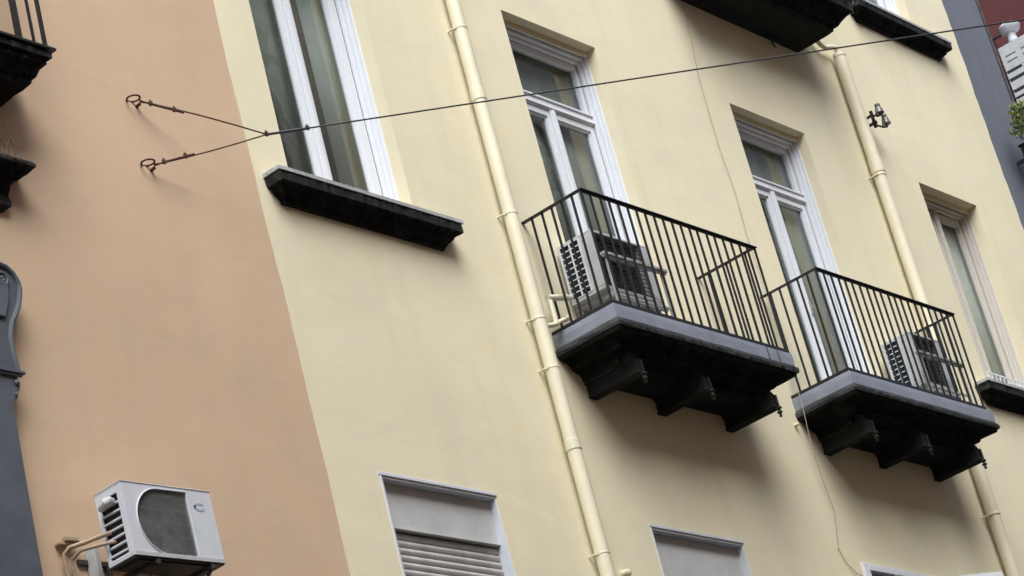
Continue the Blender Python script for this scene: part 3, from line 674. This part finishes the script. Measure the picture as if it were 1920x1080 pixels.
# ------------------------------------------------------------------ the overhead wire, its anchors and clips
J = Vector((12.024, -.38, 9.76)); Fv = Vector((15.95, -3.985, 9.76)); dirw = (Fv-J).normalized(); E_ = J+dirw*((-12-J.y)/dirw.y)
w = thing('overhead_wire', tuple(J), 'dark wire forked to two rings on the salmon wall and crossing the street', 'wire')
mid = (J+E_)/2
MB().tube([J, J+dirw*2, J+dirw*8, E_], .0058, 8).build('main_strand', 'iron', w, smooth=True)
up_ = Vector((0, 0, 1))
MB().tube([J-dirw*.0, J+dirw*.28], .0092, 8).build('doubled_strand', 'iron', w, smooth=True)
anch = []
for rp, sag in (((11.262, .012, 9.975), -.012), ((11.272, .012, 9.508), .01)):
    rp = Vector(rp); c = rp+Vector((-.045, -.048, .028)); e = c+Vector((.040, -.012, -.014))
    pts = [e.lerp(J, q)+Vector((0, 0, sag*math.sin(math.pi*q)*-1)) for q in (0, .25, .5, .75, .93, 1)]
    MB().tube(pts, .0052, 8).build('fork_strand', 'rust', w, smooth=True)
    d = (J-e).normalized(); side = Vector((0, 0, .007))
    MB().tube([e+d*.06, e+d*.30], .0082, 8).tube([e+side, e+d*.07], .0035, 6).tube([e-side*1.4, e+d*.07], .0035, 6).build('doubled_end', 'rust', w, smooth=True)
    for q in (.075, .235): anch.append((e+d*q, 'rust'))
    a = thing('anchor_ring', tuple(rp), 'upper rusty eye ring fixed in the salmon wall' if rp.z > 9.7 else 'lower rusty eye ring fixed in the salmon wall', 'ring')
    ax = Vector((.35, 0, 1)).normalized(); e1 = Vector((1, 0, .03)).normalized(); e2 = Vector((0, 1, 0))
    MB().tube([c+(e1*math.cos(t*2*math.pi/24)*.044+e2*math.sin(t*2*math.pi/24)*.042) for t in range(25)], .0062, 8, False).build('ring', 'rust', a, smooth=True)
    MB().tube([rp+Vector((.012, .02, 0)), rp+Vector((.012, -.045, .006))], .011, 8).lathe(tuple(rp+Vector((.012, .0, 0))), (0, -1, 0), [(.024, 0), (.02, .008), (.011, .012)], 10).build('bolt', 'rust', a, smooth=True)
for q in (.0, .27): anch.append((J+dirw*q, 'iron'))
for p, mt in anch:
    MB().box(p.x-.011, p.x+.011, p.y-.009, p.y+.009, p.z-.010, p.z+.016).tube([p+Vector((-.005, 0, .0)), p+Vector((-.005, 0, .030))], .004, 6).tube([p+Vector((.005, 0, .0)), p+Vector((.005, 0, .026))], .004, 6).build('clip', mt, w)

# ------------------------------------------------------------------ the slate and red house at the far end
sb = thing('apartment_building', (28, 0, 0), 'far house with slate grey corner strip and dark red wall', 'building')
MB().box(XR-.05, 25.385, .03, .5, 0, 22).build('corner_strip', 'slate', sb)
mb = MB().box(25.40, 40, .14, 8, 0, 22).build('wall', 'red', sb)
MB().tube([(25.395, .015, 0), (25.395, .015, 22)], .016, 8).build('edge_pipe', 'iron_grey', sb, smooth=True)  # thin grey pipe that draws the dark line between strip and red wall
bxl, bz0, bz1 = 25.43, 13.745, 14.455
bo = thing('air_conditioner', (25.8, -.2, bz0), 'pale grey slotted air conditioner on the far red wall', 'air conditioner')
mb = MB().box(bxl+.012, 26.25, -.46, .0, bz0, bz1)
yy = [(-.455, -.445), (-.235, -.205), (-.015, -.005)]
for a, b in yy[1:2]:
    for z1_, z0_ in ((bz1-.30, bz1-.335), (bz1-.40, bz1-.44), (bz1-.54, bz1-.58), (bz1-.63, bz1-.66)): mb.box(bxl+.001, bxl+.012, a, b, z0_, z1_)
rows = [bz1-.0, bz1-.30, bz1-.335, bz1-.40, bz1-.44, bz1-.54, bz1-.60, bz1-.66, bz0]
for z1_, z0_ in ((rows[0], rows[1]), (rows[2], rows[3]), (rows[4], rows[5]), (rows[6]+.02, rows[7]+.03), (rows[7], rows[8])): mb.box(bxl, bxl+.012, -.455, -.005, z0_, z1_)
mb.build('casing', 'ac_old', bo, bevel=.003)
mb = MB()
for z in (bz1-.318, bz1-.42, bz1-.56, bz1-.645): mb.box(bxl+.004, bxl+.0115, -.44, -.02, z-.018, z+.018)
mb.build('slot', 'dark', bo)
mb = MB()
for z in (bz1-.13, bz1-.20):
    for a, b in ((-.19, -.06), (-.40, -.26)): mb.box(bxl-.004, bxl, a, b, z-.005, z+.005)
mb.build('rib', 'fan', bo)
MB().box(25.6, 25.64, -.4, .15, bz0-.05, bz0).box(26.1, 26.14, -.4, .15, bz0-.05, bz0).build('wall_bracket', 'iron_grey', bo)
fl = thing('flue_pipe', (25.62, -.14, bz1), 'white flue pipe with hooded cap above the far air conditioner', 'flue pipe')
MB().tube([(25.64, -.13, bz1-.0), (25.64, -.13, bz1+.10), (25.64, -.13, bz1+.22)], .052, 16).tube([(25.64, -.13, bz1+.09), (25.64, -.13, bz1+.13)], .056, 16).build('pipe', 'ac', fl, smooth=True)
MB().lathe((25.64, -.13, bz1+.20), (0, 0, 1), [(.052, 0), (.10, .015), (.125, .045), (.13, .075), (.10, .10), (.05, .115), (.005, .12)], 18).build('cap', 'ac', fl, smooth=True)
MB().box(25.63, 25.86, -.15, -.09, bz1+.315, bz1+.345).box(25.74, 25.78, -.12, .15, bz1+.29, bz1+.315).build('hood', 'iron_grey', fl, bevel=.004)
pl = thing('potted_plant', (25.15, -.25, 12.78), 'leafy plant in a dark trough on the far slate wall', 'plant')
MB().box(24.78, 25.7, -.40, -.12, 12.80, 12.98).box(24.76, 25.72, -.415, -.105, 12.98, 13.0).box(24.9, 24.93, -.12, .04, 12.86, 12.90).box(25.3, 25.33, -.12, .04, 12.86, 12.90).build('trough', 'soil', pl, bevel=.006)
rnd = random.Random(9)
for nm, mt, cnt in (('foliage', 'leaf', 1300), ('young_leaves', 'leaf2', 420)):
    mb = MB()
    for k in range(cnt):
        c = Vector((24.58+1.0*rnd.random(), -.29+max(-.13, min(.13, rnd.gauss(0, .075))), 12.98+.36*rnd.random()))
        if nm == 'young_leaves': c.z += .03; c.y -= .04
        d = Vector((rnd.uniform(-1, 1), rnd.uniform(-1, .4), rnd.uniform(-.2, 1))).normalized(); s_ = d.cross(Vector((rnd.uniform(-1, 1), rnd.uniform(-1, 1), rnd.uniform(-1, 1)))).normalized()
        l = .05+.04*rnd.random(); nn = d.cross(s_)*.006
        mb.add([c, c+d*l*.5+s_*l*.25+nn, c+d*l, c+d*l*.5-s_*l*.25+nn], [(0, 1, 2, 3)])
    f = mb.build(nm, mt, pl); f['kind'] = 'stuff'
mb = MB()
for k in range(14):
    x = 24.85+.8*rnd.random(); mb.tube([(x, -.26, 12.97), (x+rnd.uniform(-.08, .08), -.27+rnd.uniform(-.08, .08), 13.25)], [.006, .002], 5)
mb.build('stem', 'leaf', pl)

# rack of thin white bars on the narrow window's sill
wr = thing('window_guard', (22.9, -.03, 9.78), 'low white wire guard on the narrow cream wood window sill', 'guard')
mb = MB().box(22.30, 23.43, -.030, -.018, 9.930, 9.945).box(22.30, 23.43, -.030, -.018, 9.782, 9.794)
mb.build('guard_rail', 'white', wr)
me = MB().box(-.006, .006, -.005, .005, 0, .14).mesh('bar', 'white')
for k in range(15): link_mesh('bar', me, wr, Vector((22.31+.079*k, -.024, 9.793))-wr.location)
